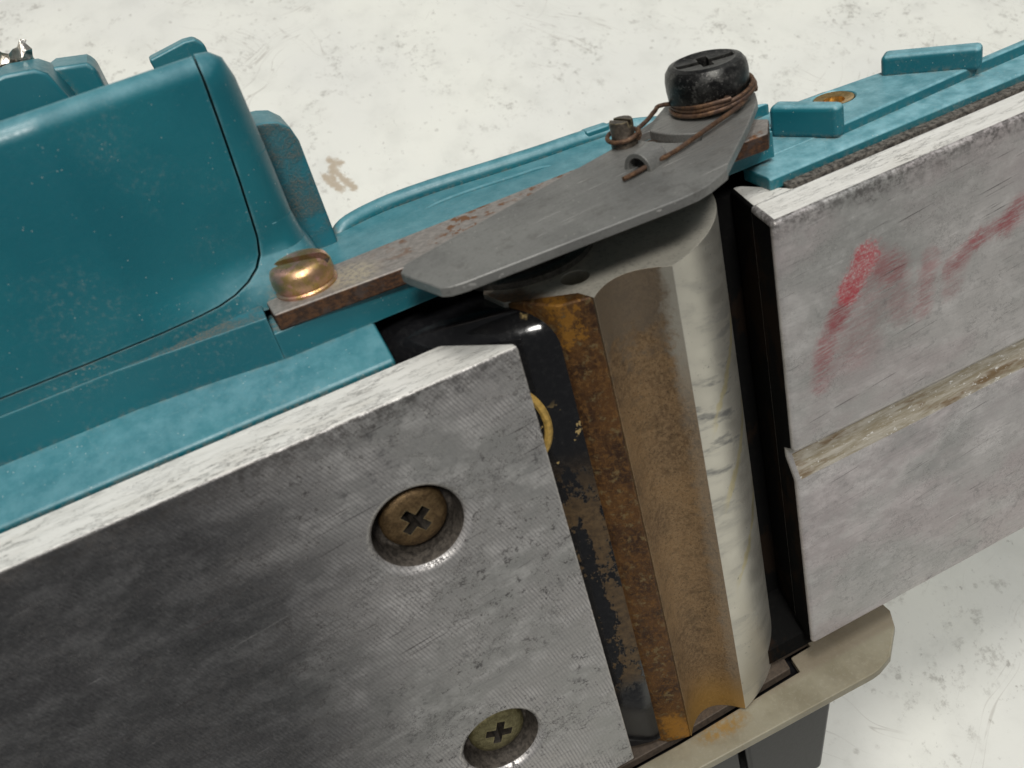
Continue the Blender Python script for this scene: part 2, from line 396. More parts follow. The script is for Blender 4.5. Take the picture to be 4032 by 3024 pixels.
def mat_foot():
    m = Mat('stained_nylon')
    b = m.noise(.12, 4, .6); f = m.noise(1.6, 5, .7)
    c = m.mix(m.step(b, .35, .65), (.18, .16, .11), (.24, .22, .16))
    c = m.mix(m.step(f, .5, .7, 0, .3), c, (.32, .30, .24))
    k = m.step(m.add(m.vmath('DISTANCE', m.vec(m.mul(m.sub(m.x, 17), .45), 0.0, m.mul(m.sub(m.z, -1.2), 1.0)), (0, 0, 0)), m.mul(m.sub(f, .5), 2)), 3.0, .8)
    k = m.mul(k, m.step(m.noise(.9, 5, .75, off=5), .36, .58))
    c = m.mix(m.mul(k, .8), c, (.24, .135, .025))
    edge_b = m.step(m.z, -1.6, -3.0)
    c = m.mix(m.mul(edge_b, .45), c, (.17, .13, .095))
    return m.out(c, .42, 0, m.bump(f, .04, .5), Subsurface_Weight=.15, Subsurface_Radius=(.003, .0025, .0015), Subsurface_Scale=1.0)

def plain(name, col, rough, metal=0, bumpy=.05, amp=.25):
    m = Mat(name); f = m.noise(1.4, 5, .7)
    c = m.mix(m.step(f, .35, .65), tuple(v * (1 - amp) for v in col), tuple(min(1, v * (1 + amp)) for v in col))
    return m.out(c, rough, metal, m.bump(f, bumpy, .6))

MARKER[:] = [((51.8, 71.4), (48.6, 67.0), 2.6, .88), ((48.6, 67.0), (46.2, 63.0), 2.4, .66), ((46.0, 63.6), (43.2, 57.6), 2.6, .34),
             ((52.2, 70.8), (56.4, 67.4), 3.6, .38), ((56.2, 67.6), (57.6, 60.0), 3.8, .28), ((50.8, 66.5), (49.5, 57.5), 6.4, .26), ((44.2, 60.0), (43.0, 54.0), 2.8, .40),
             ((79.0, 68.2), (76.6, 66.2), 3.0, .60), ((77.0, 67.0), (71.0, 65.9), 2.2, .50), ((71.0, 65.8), (66.3, 63.3), 2.3, .46),
             ((62.6, 66.2), (61.4, 58.5), 2.6, .40), ((67.5, 64), (66.5, 60), 3.0, .24)]
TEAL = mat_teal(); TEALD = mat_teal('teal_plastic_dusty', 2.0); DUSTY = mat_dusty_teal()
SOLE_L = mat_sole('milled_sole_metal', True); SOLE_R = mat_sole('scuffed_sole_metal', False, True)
OXIDE = mat_oxide(); GROOVE = mat_groove(); DRUM = mat_drum(); SCOOP = mat_scoop(); RUST = mat_rust('rust_crusted_steel')
ENAMEL = mat_enamel(); DARK = mat_dark(); PLATE = mat_plate(); BAR = mat_bar(); KNOB = mat_screw_black(); GOLD = mat_gold()
SCR1 = mat_screw_brown('rust_brown_screw', (.12, .075, .035), (.23, .15, .07)); SCR2 = mat_screw_brown('dull_brass_screw', (.15, .13, .06), (.27, .24, .12))
WIRE = mat_wire(); FOOT = mat_foot()
BRASS = plain('brass', (.62, .42, .17), .3, .9); YELLOW = plain('yellowed_grease', (.42, .27, .07), .55)
BLACKP = plain('black_moulded_plastic', (.006, .006, .007), .30, 0, .03, .4); BROWNE = plain('brown_stained_edge', (.055, .040, .028), .7)
GASKET = plain('gritty_grey_packing', (.085, .077, .066), .9, 0, .3, .7)
FOIL = plain('crumpled_foil', (.70, .66, .60), .22, 1.0, .3, .3)
SLOT = plain('dark_slot_faces', (.022, .017, .012), .7, .1, .1, .5)  # near-black for the recess faces of screw heads
HOLE_SHADE = plain('shaded_hole_metal', (.07, .06, .05), .6, .2, .1, .5)  # dark tone paints the shade inside the screw holes
def mat_end():
    m = Mat('drum_end_steel')
    f = m.noise(1.8, 5, .7); b = m.noise(.2, 4, .6)
    c = m.mix(m.step(b, .35, .65), (.50, .48, .41), (.60, .57, .49))
    c = m.mix(m.step(f, .5, .68, 0, .5), c, (.22, .205, .175))
    k = m.step(m.add(m.x, m.add(m.mul(m.z, -.55), m.mul(m.sub(b, .5), 9))), 13.5, 9.0)
    c = m.mix(m.mul(k, .85), c, m.mix(m.step(f, .4, .62), (.075, .035, .016), (.22, .10, .035)))
    c = m.mix(m.mul(m.edge(.3), .7), c, (.66, .62, .50))
    return m.out(c, .5, .2, m.bump(f, .04, .6))
END = mat_end()

# ------------------------------------------------------------------ mesh helpers
def prism(poly, plane, lo, hi):
    bm = bmesh.new()
    def P(a, b, h):
        return {'xz': (a, h, b), 'xy': (a, b, h), 'yz': (h, a, b)}[plane]
    va = [bm.verts.new(P(a, b, lo)) for a, b in poly]; vb = [bm.verts.new(P(a, b, hi)) for a, b in poly]
    bm.faces.new(va); bm.faces.new(vb[::-1]); n = len(poly)
    for i in range(n): bm.faces.new((va[i], vb[i], vb[(i + 1) % n], va[(i + 1) % n]))
    bmesh.ops.recalc_face_normals(bm, faces=bm.faces)
    return bm
def box(x, y, z): return prism([(x[0], z[0]), (x[1], z[0]), (x[1], z[1]), (x[0], z[1])], 'xz', y[0], y[1])
def lathe(prof, centre, axis='y', n=48):               # prof: (radius, height along the axis)
    bm = bmesh.new(); rings = []
    for r, h in prof:
        if r < 1e-6: ring = [bm.verts.new((0, h, 0))]
        else: ring = [bm.verts.new((r * math.cos(2 * math.pi * k / n), h, r * math.sin(2 * math.pi * k / n))) for k in range(n)]
        rings.append(ring)
    for a, b in zip(rings, rings[1:]):
        for k in range(n):
            q = [a[k % len(a)], a[(k + 1) % len(a)], b[(k + 1) % len(b)], b[k % len(b)]]
            q = list(dict.fromkeys(q))
            if len(q) > 2: bm.faces.new(q)
    for ring in (rings[0], rings[-1]):
        if len(ring) > 1: bm.faces.new(ring)
    bmesh.ops.recalc_face_normals(bm, faces=bm.faces)
    if axis == 'z': bmesh.ops.rotate(bm, verts=bm.verts, matrix=Matrix.Rotation(math.pi / 2, 3, 'X'))
    bmesh.ops.translate(bm, verts=bm.verts, vec=centre)
    return bm
def tube(pts, r, n=12, sub=6):
    P = [Vector(p) for p in pts]; path = []
    for i in range(len(P) - 1):                            # Catmull-Rom
        p0, p1, p2, p3 = P[max(i - 1, 0)], P[i], P[i + 1], P[min(i + 2, len(P) - 1)]
        for k in range(sub):
            t = k / sub
            path.append(.5 * ((2 * p1) + (p2 - p0) * t + (2 * p0 - 5 * p1 + 4 * p2 - p3) * t * t + (3 * p1 - p0 - 3 * p2 + p3) * t ** 3))
    path.append(P[-1])
    bm = bmesh.new(); rings = []; up = Vector((.13, 1, .07)).normalized()
    for i, p in enumerate(path):
        d = (path[min(i + 1, len(path) - 1)] - path[max(i - 1, 0)]).normalized()
        a = (up - d * up.dot(d)).normalized(); b = d.cross(a); up = a
        rings.append([bm.verts.new(p + (a * math.cos(2 * math.pi * k / n) + b * math.sin(2 * math.pi * k / n)) * r) for k in range(n)])
    for A, B in zip(rings, rings[1:]):
        for k in range(n): bm.faces.new((A[k], A[(k + 1) % n], B[(k + 1) % n], B[k]))
    bm.faces.new(rings[0]); bm.faces.new(rings[-1][::-1])
    bmesh.ops.recalc_face_normals(bm, faces=bm.faces)
    return bm
def to_mesh(name, bm):
    bmesh.ops.scale(bm, vec=(S, S, S), verts=bm.verts)
    me = bpy.data.meshes.new(name); bm.to_mesh(me); bm.free(); return me
BASE = Vector((5, -33, -55))                               # a point under the tool, near where it rests
def part(name, bm, mats, parent, bevel=0.0, seg=2, smooth=35, pick=None, cut=None, label=None, limit=40, bmat=-1):
    me = to_mesh(name, bm); o = bpy.data.objects.new(name, me); COL.objects.link(o)
    for m in (mats if isinstance(mats, (list, tuple)) else [mats]): me.materials.append(m)
    if cut:                                                # real recesses, cut once and thrown away
        tmp = []
        for c in cut:
            cm = to_mesh('cutter', c); co_ = bpy.data.objects.new('cutter', cm); COL.objects.link(co_); tmp.append(co_)
            md = o.modifiers.new('cut', 'BOOLEAN'); md.operation = 'DIFFERENCE'; md.solver = 'EXACT'; md.object = co_
        bpy.context.view_layer.update()
        me2 = bpy.data.meshes.new_from_object(o.evaluated_get(bpy.context.evaluated_depsgraph_get()))
        o.modifiers.clear(); o.data = me2; bpy.data.meshes.remove(me); me = me2; me.name = name
        for t in tmp:
            d = t.data; bpy.data.objects.remove(t); bpy.data.meshes.remove(d)
        if not me.materials:
            for m in (mats if isinstance(mats, (list, tuple)) else [mats]): me.materials.append(m)
    if pick:
        for p in me.polygons:
            p.material_index = pick(p.center / S, p.normal)
    me.polygons.foreach_set('use_smooth', [True] * len(me.polygons)); me.set_sharp_from_angle(angle=math.radians(smooth))
    if bevel:
        b = o.modifiers.new('bevel', 'BEVEL'); b.width = bevel * S; b.segments = seg; b.limit_method = 'ANGLE'
        b.angle_limit = math.radians(limit); b.harden_normals = True; b.use_clamp_overlap = True; b.material = bmat
    o.parent = parent
    if parent is tool: o.location = -BASE * S
    if label: o['label'] = label
    return o
def arc(cx, cz, r, a0, a1, n):
    return [(cx + r * math.cos(math.radians(a0 + (a1 - a0) * i / n)), cz + r * math.sin(math.radians(a0 + (a1 - a0) * i / n))) for i in range(n + 1)]

# ------------------------------------------------------------------ the table
TABLE_M = mat_table()
tb = bmesh.new()
hd = math.atan2(.41, .20)                                  # the table is square to whoever stands in front of it
fx, fy = Vector((math.cos(hd), math.sin(hd))), Vector((math.sin(hd), -math.cos(hd)))
def tp(f, s, z): v = fx * f + fy * s; return (v.x, v.y, z)
F0, F1, W0, W1 = -150, 2600, -1500, 1500
bt = [tb.verts.new(tp(f, s, z)) for z in (-25, 0) for f, s in ((F0, W0), (F1, W0), (F1, W1), (F0, W1))]
for q in ((0, 1, 2, 3), (4, 7, 6, 5), (0, 4, 5, 1), (1, 5, 6, 2), (2, 6, 7, 3), (3, 7, 4, 0)): tb.faces.new([bt[i] for i in q])
bmesh.ops.recalc_face_normals(tb, faces=tb.faces)
tme = to_mesh('tabletop', tb); table = bpy.data.objects.new('tabletop', tme); COL.objects.link(table)
tme.materials.append(TABLE_M); table['kind'] = 'structure'
b = table.modifiers.new('bevel', 'BEVEL'); b.width = .003; b.segments = 2

# ------------------------------------------------------------------ the tool
tool = bpy.data.objects.new('electric_planer', None); COL.objects.link(tool)
tool.matrix_world = M_TOOL @ Matrix.Translation(BASE * S)
tool.empty_display_size = .02
tool['label'] = 'worn teal electric planer lying on its side, cutter drum between two grey metal soles'
tool['category'] = 'power tool'

# --- housing (teal)
# body behind everything, with the cutter chamber left open
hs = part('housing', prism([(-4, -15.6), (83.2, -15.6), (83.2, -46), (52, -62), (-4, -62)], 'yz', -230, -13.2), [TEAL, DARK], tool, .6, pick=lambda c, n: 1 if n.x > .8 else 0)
part('housing_body', prism([(-13.2, -34.2), (48, -30), (48, -31.5), (36, -38), (20, -39.2), (-13.2, -40)], 'xz', -4, 83.2), [DARK, TEAL], hs, .2, pick=lambda c, n: 1 if n.y > .3 else 0)
part('housing_body', box((-13.2, 48), (-4, 60), (-62, -38.2)), DARK, hs)
part('housing_body', prism([(-4, -17), (78, -17), (83.2, -17.5), (83.2, -26.5), (60, -62), (-4, -62)], 'yz', 48, 84), [TEAL, DARK], hs, .3, pick=lambda c, n: 1 if n.x < -.8 else 0)
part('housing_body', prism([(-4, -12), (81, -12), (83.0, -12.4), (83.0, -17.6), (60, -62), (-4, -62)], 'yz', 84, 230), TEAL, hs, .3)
# flank below the cover: sloping ledge next to the rear sole, then the wall
part('ledge', prism([(81.0, -8.4), (82.2, -8.4), (83.3, -12.0), (84.0, -14.6), (84.6, -16.6), (84.6, -30), (81.0, -30)], 'yz', -230, -13.2), TEALD, hs, .5, smooth=60)
part('side_wall', prism([(-25.2, -15.6), (47.5, -15.6), (47.5, -29), (36, -37), (20, -38.4), (5, -41.2), (-3, -41.6), (-12, -40.6), (-25.2, -40.6)], 'xz', 84.2, 88.0), TEAL, hs, .12)
wl = prism([(-230, -17.8), (-44, -17.75), (-25.2, -15.61), (-25.2, -50), (-230, -50)], 'xz', 84.2, 90.4)
part('side_wall', wl, [TEAL, DUSTY], hs, .12, pick=lambda c, n: 1 if n.y > .8 else 0)
part('side_wall', prism([(-230, -18.3), (-48, -18.3), (-30, -22.5), (-17, -26), (-16.4, -50), (-230, -50)], 'xz', 86.0, 94), TEAL, hs, .3)
# belt cover with its frame, parted by a seam; both turn back to the right of a soft kink
def pillow(poly, off, zb, zf, rr):
    bm = bmesh.new(); rows = []
    lay = [(zb, 0.0)] + [(zf - rr + rr * math.sin(math.radians(t)), rr * (1 - math.cos(math.radians(t)))) for t in (0, 15, 30, 45, 60, 75, 90)]
    for z, o in lay: rows.append([bm.verts.new((p[0] + d[0] * o, p[1] + d[1] * o, z)) for p, d in zip(poly, off)])
    L = len(poly)
    for A, B in zip(rows, rows[1:]):
        for k in range(L): bm.faces.new((A[k], A[(k + 1) % L], B[(k + 1) % L], B[k]))
    bm.faces.new(rows[0]); bm.faces.new(rows[-1])
    bmesh.ops.recalc_face_normals(bm, faces=bm.faces)
    for v in bm.verts:
        if v.co.z < -50 and v.co.y > 116: v.co.y -= 9.0
    KX = -38.6
    for dx in (-.6, 0, .6, 5, 10, 15):
        bmesh.ops.bisect_plane(bm, geom=bm.verts[:] + bm.edges[:] + bm.faces[:], plane_co=(KX + dx, 0, 0), plane_no=(1, 0, 0))
    for y in (93.5, 95, 96.5, 98, 100, 108):
        bmesh.ops.bisect_plane(bm, geom=bm.verts[:] + bm.edges[:] + bm.faces[:], plane_co=(0, y, 0), plane_no=(0, 1, 0))
    for v in bm.verts:
        if v.co.z < -40: continue
        u = v.co.x - KX
        t = 0 if u < -.6 else (u if u > .6 else (u + .6) ** 2 / 2.4)
        q = min(1, max(0, (v.co.y - 91) / 7)); k = .40 + .60 * q * q * (3 - 2 * q)
        dz = -.335 * t * k
        v.co.z += dz; v.co.y += dz * (.36 - (v.co.y - 93) * .008)
    return bm
seam = [(-230, 92.1), (-45.4, 92.6), (-37.0, 92.7), (-32.4, 92.9), (-29.8, 93.15), (-27.6, 93.7), (-25.6, 94.6), (-24.0, 95.8), (-23.0, 97.2), (-22.4, 99.2), (-22.1, 102), (-21.7, 106), (-21.2, 112.7), (-20.9, 120.0)]
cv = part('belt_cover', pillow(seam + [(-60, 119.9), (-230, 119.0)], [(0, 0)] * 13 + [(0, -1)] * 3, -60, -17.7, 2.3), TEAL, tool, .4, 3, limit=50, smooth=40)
fr = [(x + .28 if x > -30 else x, y - .28 if y < 98 else y) for x, y in seam] + [(-19.0, 119.8), (-17.7, 118.8), (-17.1, 116.4), (-16.9, 108), (-16.9, 100), (-16.5, 96.5), (-15.8, 93.5), (-15.0, 90.2), (-230, 90.2)]
part('cover_frame', pillow(fr, [(0, 0)] * 13 + [(0, -1), (-.4, -.9), (-.8, -.5), (-1, -.1), (-1, 0), (-1, 0), (-1, 0), (-.9, 0), (-.6, 0), (0, 0)], -60, -17.9, 3.0), TEALD, hs, .3, 2, limit=50, smooth=40)
# upright rib beside the cover
rib = prism([(-19, 86), (-11.8, 86), (-11.8, 103.2), (-12.3, 105.2), (-13.6, 106.5), (-15.2, 107.0), (-19, 107.4)], 'xy', -46, -36.8)
part('rib', rib, [TEAL, DUSTY], hs, .5, pick=lambda c, n: 1 if n.z > .8 else 0)
# rim and ledge running along behind the steel bar
part('rim', prism([(-12, -38.0), (2, -41.5), (19, -36.6), (34, -34.0), (50, -28), (56, -28.2), (47, -32.6), (36, -38.4), (20, -40.0), (5, -42.6), (-3, -42.8), (-12, -41.6)], 'xz', 84, 87.0), TEAL, hs, .4)
rim = [(-11.5, 86.2, -40.8), (-9.5, 87.9, -41.6), (-3, 88.3, -42.8), (5, 88.3, -42.4), (14, 88.3, -40.6), (22, 88.2, -39.4), (30, 88.1, -38.6), (37, 87.6, -37.4), (44, 86.4, -34.0)]
part('rim', tube(rim, 1.45, 12), TEAL, hs)
part('rim', tube([(0.5, 87.2, -36.4), (3.5, 87.85, -36.5), (9, 87.95, -36.2), (16, 87.95, -35.0), (20, 87.9, -34.4), (23, 87.2, -33.8)], .45, 8), TEAL, hs)
# right-hand flank beside the front sole
part('ledge', prism([(81.5, -11.4), (83.3, -11.4), (83.5, -12), (83.6, -17.8), (81.5, -17.8)], 'yz', 43.5, 230), TEALD, hs, .3)
part('ledge', prism([(57.6, -15.1), (84.0, -16.4), (84.0, -26), (75, -27.4), (60, -29), (47, -30), (47, -25), (52.5, -23.6)], 'xz', 82.6, 85.1), TEAL, hs, .4,
     cut=[lathe([(3.0, 83.4), (3.0, 87)], (65.0, 0, -24.8), 'y', 32)])
part('block', prism([(52.2, -23.3), (57.4, -14.2), (59.6, -15.4), (54.9, -24.7)], 'xz', 83.4, 88.3), TEALD, hs, .9, 4)
part('block', prism([(74.4, -25.6), (83.2, -14.9), (85.6, -16.8), (77.0, -27.6)], 'xz', 84.6, 88.1), TEAL, hs, .8, 4)
part('ledge', prism([(84.05, -16.42), (230, -19.5), (230, -21.0), (84.05, -17.9)], 'xz', 82.7, 85.3), TEAL, hs, .4)
part('ledge', prism([(44, -17.5), (57.5, -17.5), (57.5, -30), (44, -30)], 'xz', 82.6, 83.7), TEALD, hs, .2)
part('block', prism([(29.5, -39.6), (33.5, -39.0), (33.5, -37.0), (29.5, -37.4)], 'xz', 86, 89.6), TEAL, hs, .4)
ins = part('insert', lathe([(2.95, 83.6), (2.95, 85.0), (1.6, 84.7), (1.6, 83.5)], (65.0, 0, -24.8), 'y', 32), BRASS, hs, label='brass threaded insert')
part('packing', prism([(80, -9.7), (82.2, -9.8), (82.3, -11.3), (80, -11.4)], 'yz', 45.5, 230), GASKET, hs, .15)
# lugs on the far side of the cover
part('lug', prism([(-60, 116.6), (-46.8, 118.0), (-42.4, 117.4), (-40.9, 116.2), (-39.6, 112), (-38.5, 104), (-60, 104)], 'xy', -88, -75), TEAL, hs, .8)
part('lug', prism([(-42.5, 115.0), (-40.6, 115.6), (-35.6, 114.7), (-34.6, 113.6), (-34.4, 104), (-42.5, 104)], 'xy', -97, -85), TEAL, hs, .8)
part('lug', prism([(-25.9, 114.7), (-25.5, 111), (-25, 104), (-17.2, 104), (-17.3, 114.3), (-18.4, 115.5), (-20, 115.6)], 'xy', -70, -66), TEAL, hs, .4)
part('back_wall', prism([(104.5, -58), (104.5, -98), (60, -98), (60, -50), (100, -50)], 'yz', -230, -16.5), TEAL, hs, 1)
# cutter chamber walls
part('chamber_wall', box((-14, 47), (-4.5, -1.0), (-50, -6.5)), DARK, hs)
part('chamber_wall', box((37.9, 50), (-3.9, 80.5), (-45, -17.6)), DARK, hs)

# --- rear sole (left)
h1, h2 = (-18.60, 63.20), (-19.02, 19.50)
def hole(c): return lathe([(5.75, -9), (5.75, -0.75), (6.45, -0.05), (6.5, 1)], (c[0], c[1], 0), 'z', 56)
rs_poly = [(-230, 0), (0, 0), (-.25, -1.1), (-7.5, -7.7), (-230, -7.7)]
def hole_cut(c, n=56):                                     # z-axis cutter with a countersink
    prof = [(5.75, -5.2), (5.95, -0.75), (6.65, 0.0), (7.1, .5)]
    bm = bmesh.new(); rings = [[bm.verts.new((c[0] + r * math.cos(2 * math.pi * k / n), c[1] + r * math.sin(2 * math.pi * k / n), z)) for k in range(n)] for r, z in prof]
    for a, b_ in zip(rings, rings[1:]):
        for k in range(n): bm.faces.new((a[k], a[(k + 1) % n], b_[(k + 1) % n], b_[k]))
    bm.faces.new(rings[0]); bm.faces.new(rings[-1]); bmesh.ops.recalc_face_normals(bm, faces=bm.faces)
    return bm
def sole_pick(c, n):
    if c.z < -.78 and c.x > -27 and 10 < c.y < 72 and min((c.x - h[0]) ** 2 + (c.y - h[1]) ** 2 for h in (h1, h2)) < 37.5: return 2
    return 1 if n.y > .6 and abs(n.z) < .6 and c.y > 79 else 0
rear = part('rear_sole', prism(rs_poly, 'xz', 0, 82), [SOLE_L, OXIDE, HOLE_SHADE], tool, .45, 2, pick=sole_pick, cut=[hole_cut(h1), hole_cut(h2)])

# --- front sole (right), 2.65 mm lower, with the V groove
fz = -2.65
yz = [(0, fz), (38.2, fz), (41.9, fz - 1.7), (43.0, fz - 1.7), (43.75, fz), (82, fz), (82, -9.6), (0, -9.6)]
fs = prism(yz, 'yz', 37.4, 230)
for v in fs.verts:
    if v.co.x < 40: v.co.x = 37.4 + max(0, -(v.co.z - fz) - 2.7) * .3
front = part('front_sole', fs, [SOLE_R, OXIDE, GROOVE, DARK], tool, .75, 2, bmat=0,
             pick=lambda c, n: 3 if n.x < -.8 else (2 if (38 < c.y < 44 and c.z < fz - .3) else (1 if n.y > .6 and c.y > 79 else 0)))  # end face near-black: the shade of the gap is painted on
part('throat_lip', prism([(37.9, -4.2), (39.0, -9.0), (40.8, -17.3), (42.2, -17.0), (46.6, -9.4), (46.6, -7)], 'xz', -0.9, 81.7), [DARK, OXIDE], front, .9, 3,
     pick=lambda c, n: 1 if n.y > .6 else 0)

# --- cutter drum
cx, cz, RD = 15.6, -23.9, 23.0
a1 = math.degrees(math.atan2(-1.75 - cz, 22.2 - cx))
poly = arc(cx, cz, RD, a1, -105, 64) + [(6, -34), (3.5, -20), (1.2, -14.5), (2.3, -10.2), (6.0, -7.4), (10.6, -4.6), (11.4, -2.3)]
scoop = []
p0, p1, sag = Vector((11.4, -2.3)), Vector((22.1, -1.75)), 2.75
for i in range(1, 14):
    t = i / 14; q = p0.lerp(p1, t); scoop.append((q.x, q.y - sag * (1 - (2 * t - 1) ** 2)))
db = prism(poly + scoop, 'xz', -5.6, 82.6)
for v in db.verts:                                       # the gullet deepens towards the far end
    if v.co.y < 0 and 11.6 < v.co.x < 22.0 and v.co.z > -8: v.co.z -= .11 * (v.co.x - 11.4) * (22.1 - v.co.x) * .25
def drum_pick(c, n):
    if abs(n.y) > .8: return 2
    if 10.9 < c.x < 22.12 and c.z > -6: return 1
    return 0
drum = part('cutter_drum', db, [DRUM, SCOOP, END], tool, .22, 2, pick=drum_pick, smooth=25,
            cut=[lathe([(1.9, 79), (1.9, 84)], (12.0, 0, -8.9), 'y', 24)])
part('clamp_bar', prism([(11.35, -2.25), (7.3, -3.5), (6.4, -4.3), (2.6, -9.9), (6.0, -7.5), (10.5, -4.7)], 'xz', -5.8, 82.9), RUST, drum, .45, 2, label='rust-covered clamp bar')
def shell():
    prof = [(7.3, -4.6), (6.4, -4.2), (4.5, -4.5), (1.5, -5.4), (-4, -8.0), (-10, -12.6), (-15, -18.5), (-19, -26), (-20, -34)]
    V = [Vector(p) for p in prof]; N_ = []
    for k in range(len(V)):
        d = (V[min(k + 1, len(V) - 1)] - V[max(k - 1, 0)]).normalized(); N_.append(Vector((-d.y, d.x)) * (1 if -d.y * 0 + d.x > 0 else -1))
    bm = bmesh.new(); rows = []; rr = 5.0
    steps = [(-4.6, 0.0), (40, 0.0)] + [(81.9 - rr + rr * math.sin(math.radians(t)), rr * (1 - math.cos(math.radians(t)))) for t in range(0, 91, 10)]
    for y, o in steps:
        row = [(v.x - n.x * o * .8, v.y - n.y * o) for v, n in zip(V, N_)] + [(4.5, -34)]
        rows.append([bm.verts.new((a, y, c)) for a, c in row])
    L = len(rows[0])
    for A, B in zip(rows, rows[1:]):
        for k in range(L): bm.faces.new((A[k], A[(k + 1) % L], B[(k + 1) % L], B[k]))
    bm.faces.new(rows[0]); bm.faces.new(rows[-1]); bmesh.ops.recalc_face_normals(bm, faces=bm.faces)
    return bm
part('blade_seat', shell(), ENAMEL, drum, smooth=70)
yel = []
for k in range(0, 361, 12):
    t = math.radians(k); yel.append((-3.3 + 5.6 * math.cos(t), 66.5 + 7.0 * math.sin(t), -5.25 - .40 * (2.0 - (-3.3 + 5.6 * math.cos(t)) )))
part('grease_ring', tube(yel, .6, 8, 2), YELLOW, drum, label='yellowed ring around a hidden bolt')
part('bearing_seat', lathe([(10.2, 82.4), (10.2, 83.4), (9.6, 83.7), (8.2, 83.4), (8.0, 83.0), (5.2, 83.0), (5.0, 85.0), (0, 85.0)], (9.8, 0, -21.5), 'y', 56), plain('bearing_steel', (.20, .19, .17), .4, .8), drum, smooth=40)

# --- screws in the rear sole
def cross(c, r, wd, z0, z1, ang):
    out = []
    for a in (ang, ang + math.pi / 2):
        bm = prism([(-r, -wd / 2), (r, -wd / 2), (r, wd / 2), (-r, wd / 2)], 'xy', z0, z1)
        for v in bm.verts:
            if v.co.z < z1 - .01: v.co.x *= .35
        bmesh.ops.rotate(bm, verts=bm.verts, matrix=Matrix.Rotation(a, 3, 'Z')); bmesh.ops.translate(bm, verts=bm.verts, vec=(c[0], c[1], 0)); out.append(bm)
    return out
def zlathe(prof, c, n=48):
    bm = bmesh.new(); rings = []
    for r, z in prof:
        rings.append([bm.verts.new((c[0], c[1], z))] if r < 1e-6 else [bm.verts.new((c[0] + r * math.cos(2 * math.pi * k / n), c[1] + r * math.sin(2 * math.pi * k / n), z)) for k in range(n)])
    for a, b_ in zip(rings, rings[1:]):
        for k in range(n):
            q = list(dict.fromkeys([a[k % len(a)], a[(k + 1) % len(a)], b_[(k + 1) % len(b_)], b_[k % len(b_)]]))
            if len(q) > 2: bm.faces.new(q)
    bm.faces.new(rings[0]); bmesh.ops.recalc_face_normals(bm, faces=bm.faces)
    return bm
def sole_screw(c, z, ang, mat, lab, r=4.5):
    prof = [(r, z - 2.5), (r, z - .9), (r * .93, z - .35), (r * .75, z - .02), (r * .45, z + .18), (0, z + .25)]
    return part('screw', zlathe(prof, c), [mat, SLOT], rear, smooth=50, pick=lambda q, n: 1 if (q.z < z - .25 and math.hypot(q.x - c[0], q.y - c[1]) < r * .6) else 0, cut=cross(c, r * .56, 1.3, z - 2.6, z + 1, ang), label=lab)
sole_screw((h1[0] + .1, h1[1] + .1), -2.1, .62, SCR1, 'rusty brown cross-head screw in the upper hole', 4.45)
sole_screw((h2[0] + .1, h2[1] + .1), -2.1, 1.15, SCR2, 'dull brass-coloured cross-head screw in the lower hole', 4.45)

# --- steel bar with its gold screw
bar = part('steel_bar', prism([(-24.3, -15.5), (43.2, -10.3), (46.4, -14.6), (40.8, -23.5), (-14, -23.5), (-22, -25.2), (-24.6, -22)], 'xz', 88.02, 90.4), BAR, tool, .3, 2)
for v in bar.data.vertices: pass
gs = lathe([(4.0, 90.4), (4.05, 90.75), (3.8, 90.95), (3.9, 91.2), (4.05, 92.0), (4.0, 92.9), (3.7, 93.6), (3.15, 93.95), (2.2, 94.1), (0, 94.15)], (-19.0, 0, -20.3), 'y', 48)
slot = box((-.8, .8), (93.05, 96), (-6, 6)); bmesh.ops.rotate(slot, verts=slot.verts, matrix=Matrix.Rotation(1.15, 3, 'Y')); bmesh.ops.translate(slot, verts=slot.verts, vec=(-19.0, 0, -20.3))
part('screw', gs, [GOLD, SLOT], bar, smooth=40, cut=[slot], pick=lambda q, n: 1 if (q.y < 93.9 and math.hypot(q.x + 19.0, q.z + 20.3) < 3.0 and q.y > 91) else 0, label='gold-coloured slotted screw')

# --- guard plate (grey), pivot screw, stop pin, hook, spring wire
pt, pb = 93.0, 91.7
gp = [(-8.9, -10.5), (-9.6, -8.6), (-9.0, -6.3), (-6.6, 2.0 - 1.0), (-5.2, 1.6), (-3.6, 1.2), (21.6, 2.6), (25.6, 2.4), (29.2, .6), (30.5, -1.2), (39.9, -9.8), (46.2, -17.0), (47.6, -20.0), (47.2, -23.4), (45.0, -26.4), (41.2, -27.6), (37.0, -25.6), (33.0, -22.4), (24.5, -19.2), (0.6, -11.8)]
gp_fix = [(-9.3, -7.2), (-9.0, -5.8), (-7.6, -1.6), (-6.9, .4), (-6.0, 1.1), (-4.4, 1.5), (22.1, 2.9), (24.6, 2.8), (26.4, 2.3), (29.9, .6), (30.8, -.6), (40.0, -9.6), (45.6, -15.6), (47.4, -18.6), (47.9, -21.4), (46.9, -25.0), (44.6, -27.4), (41.6, -28.2), (38.0, -26.8), (33.4, -22.8), (24.6, -18.6), (.2, -11.6), (-8.2, -9.0)]
slotc = []
px, pz = 41.1, -20.2
outer = arc(px, pz, 12.6, 128, 178, 10); inner = arc(px, pz, 9.9, 178, 128, 10)
slotbm = prism(outer + inner, 'xz', 90, 95)
guard = part('guard_plate', prism(gp_fix, 'xz', pb, pt), PLATE, tool, .22, 2, smooth=20, cut=[slotbm])
kn = lathe([(r_, h_ - .45) for r_, h_ in ((4.4, 93.92), (4.4, 94.6), (5.2, 94.65), (5.45, 95.1), (5.6, 96.6), (5.62, 97.8), (5.45, 98.8), (4.95, 99.5), (4.2, 99.75), (3.6, 99.55), (0, 99.45))], (px, 0, pz), 'y', 64)
cuts = []
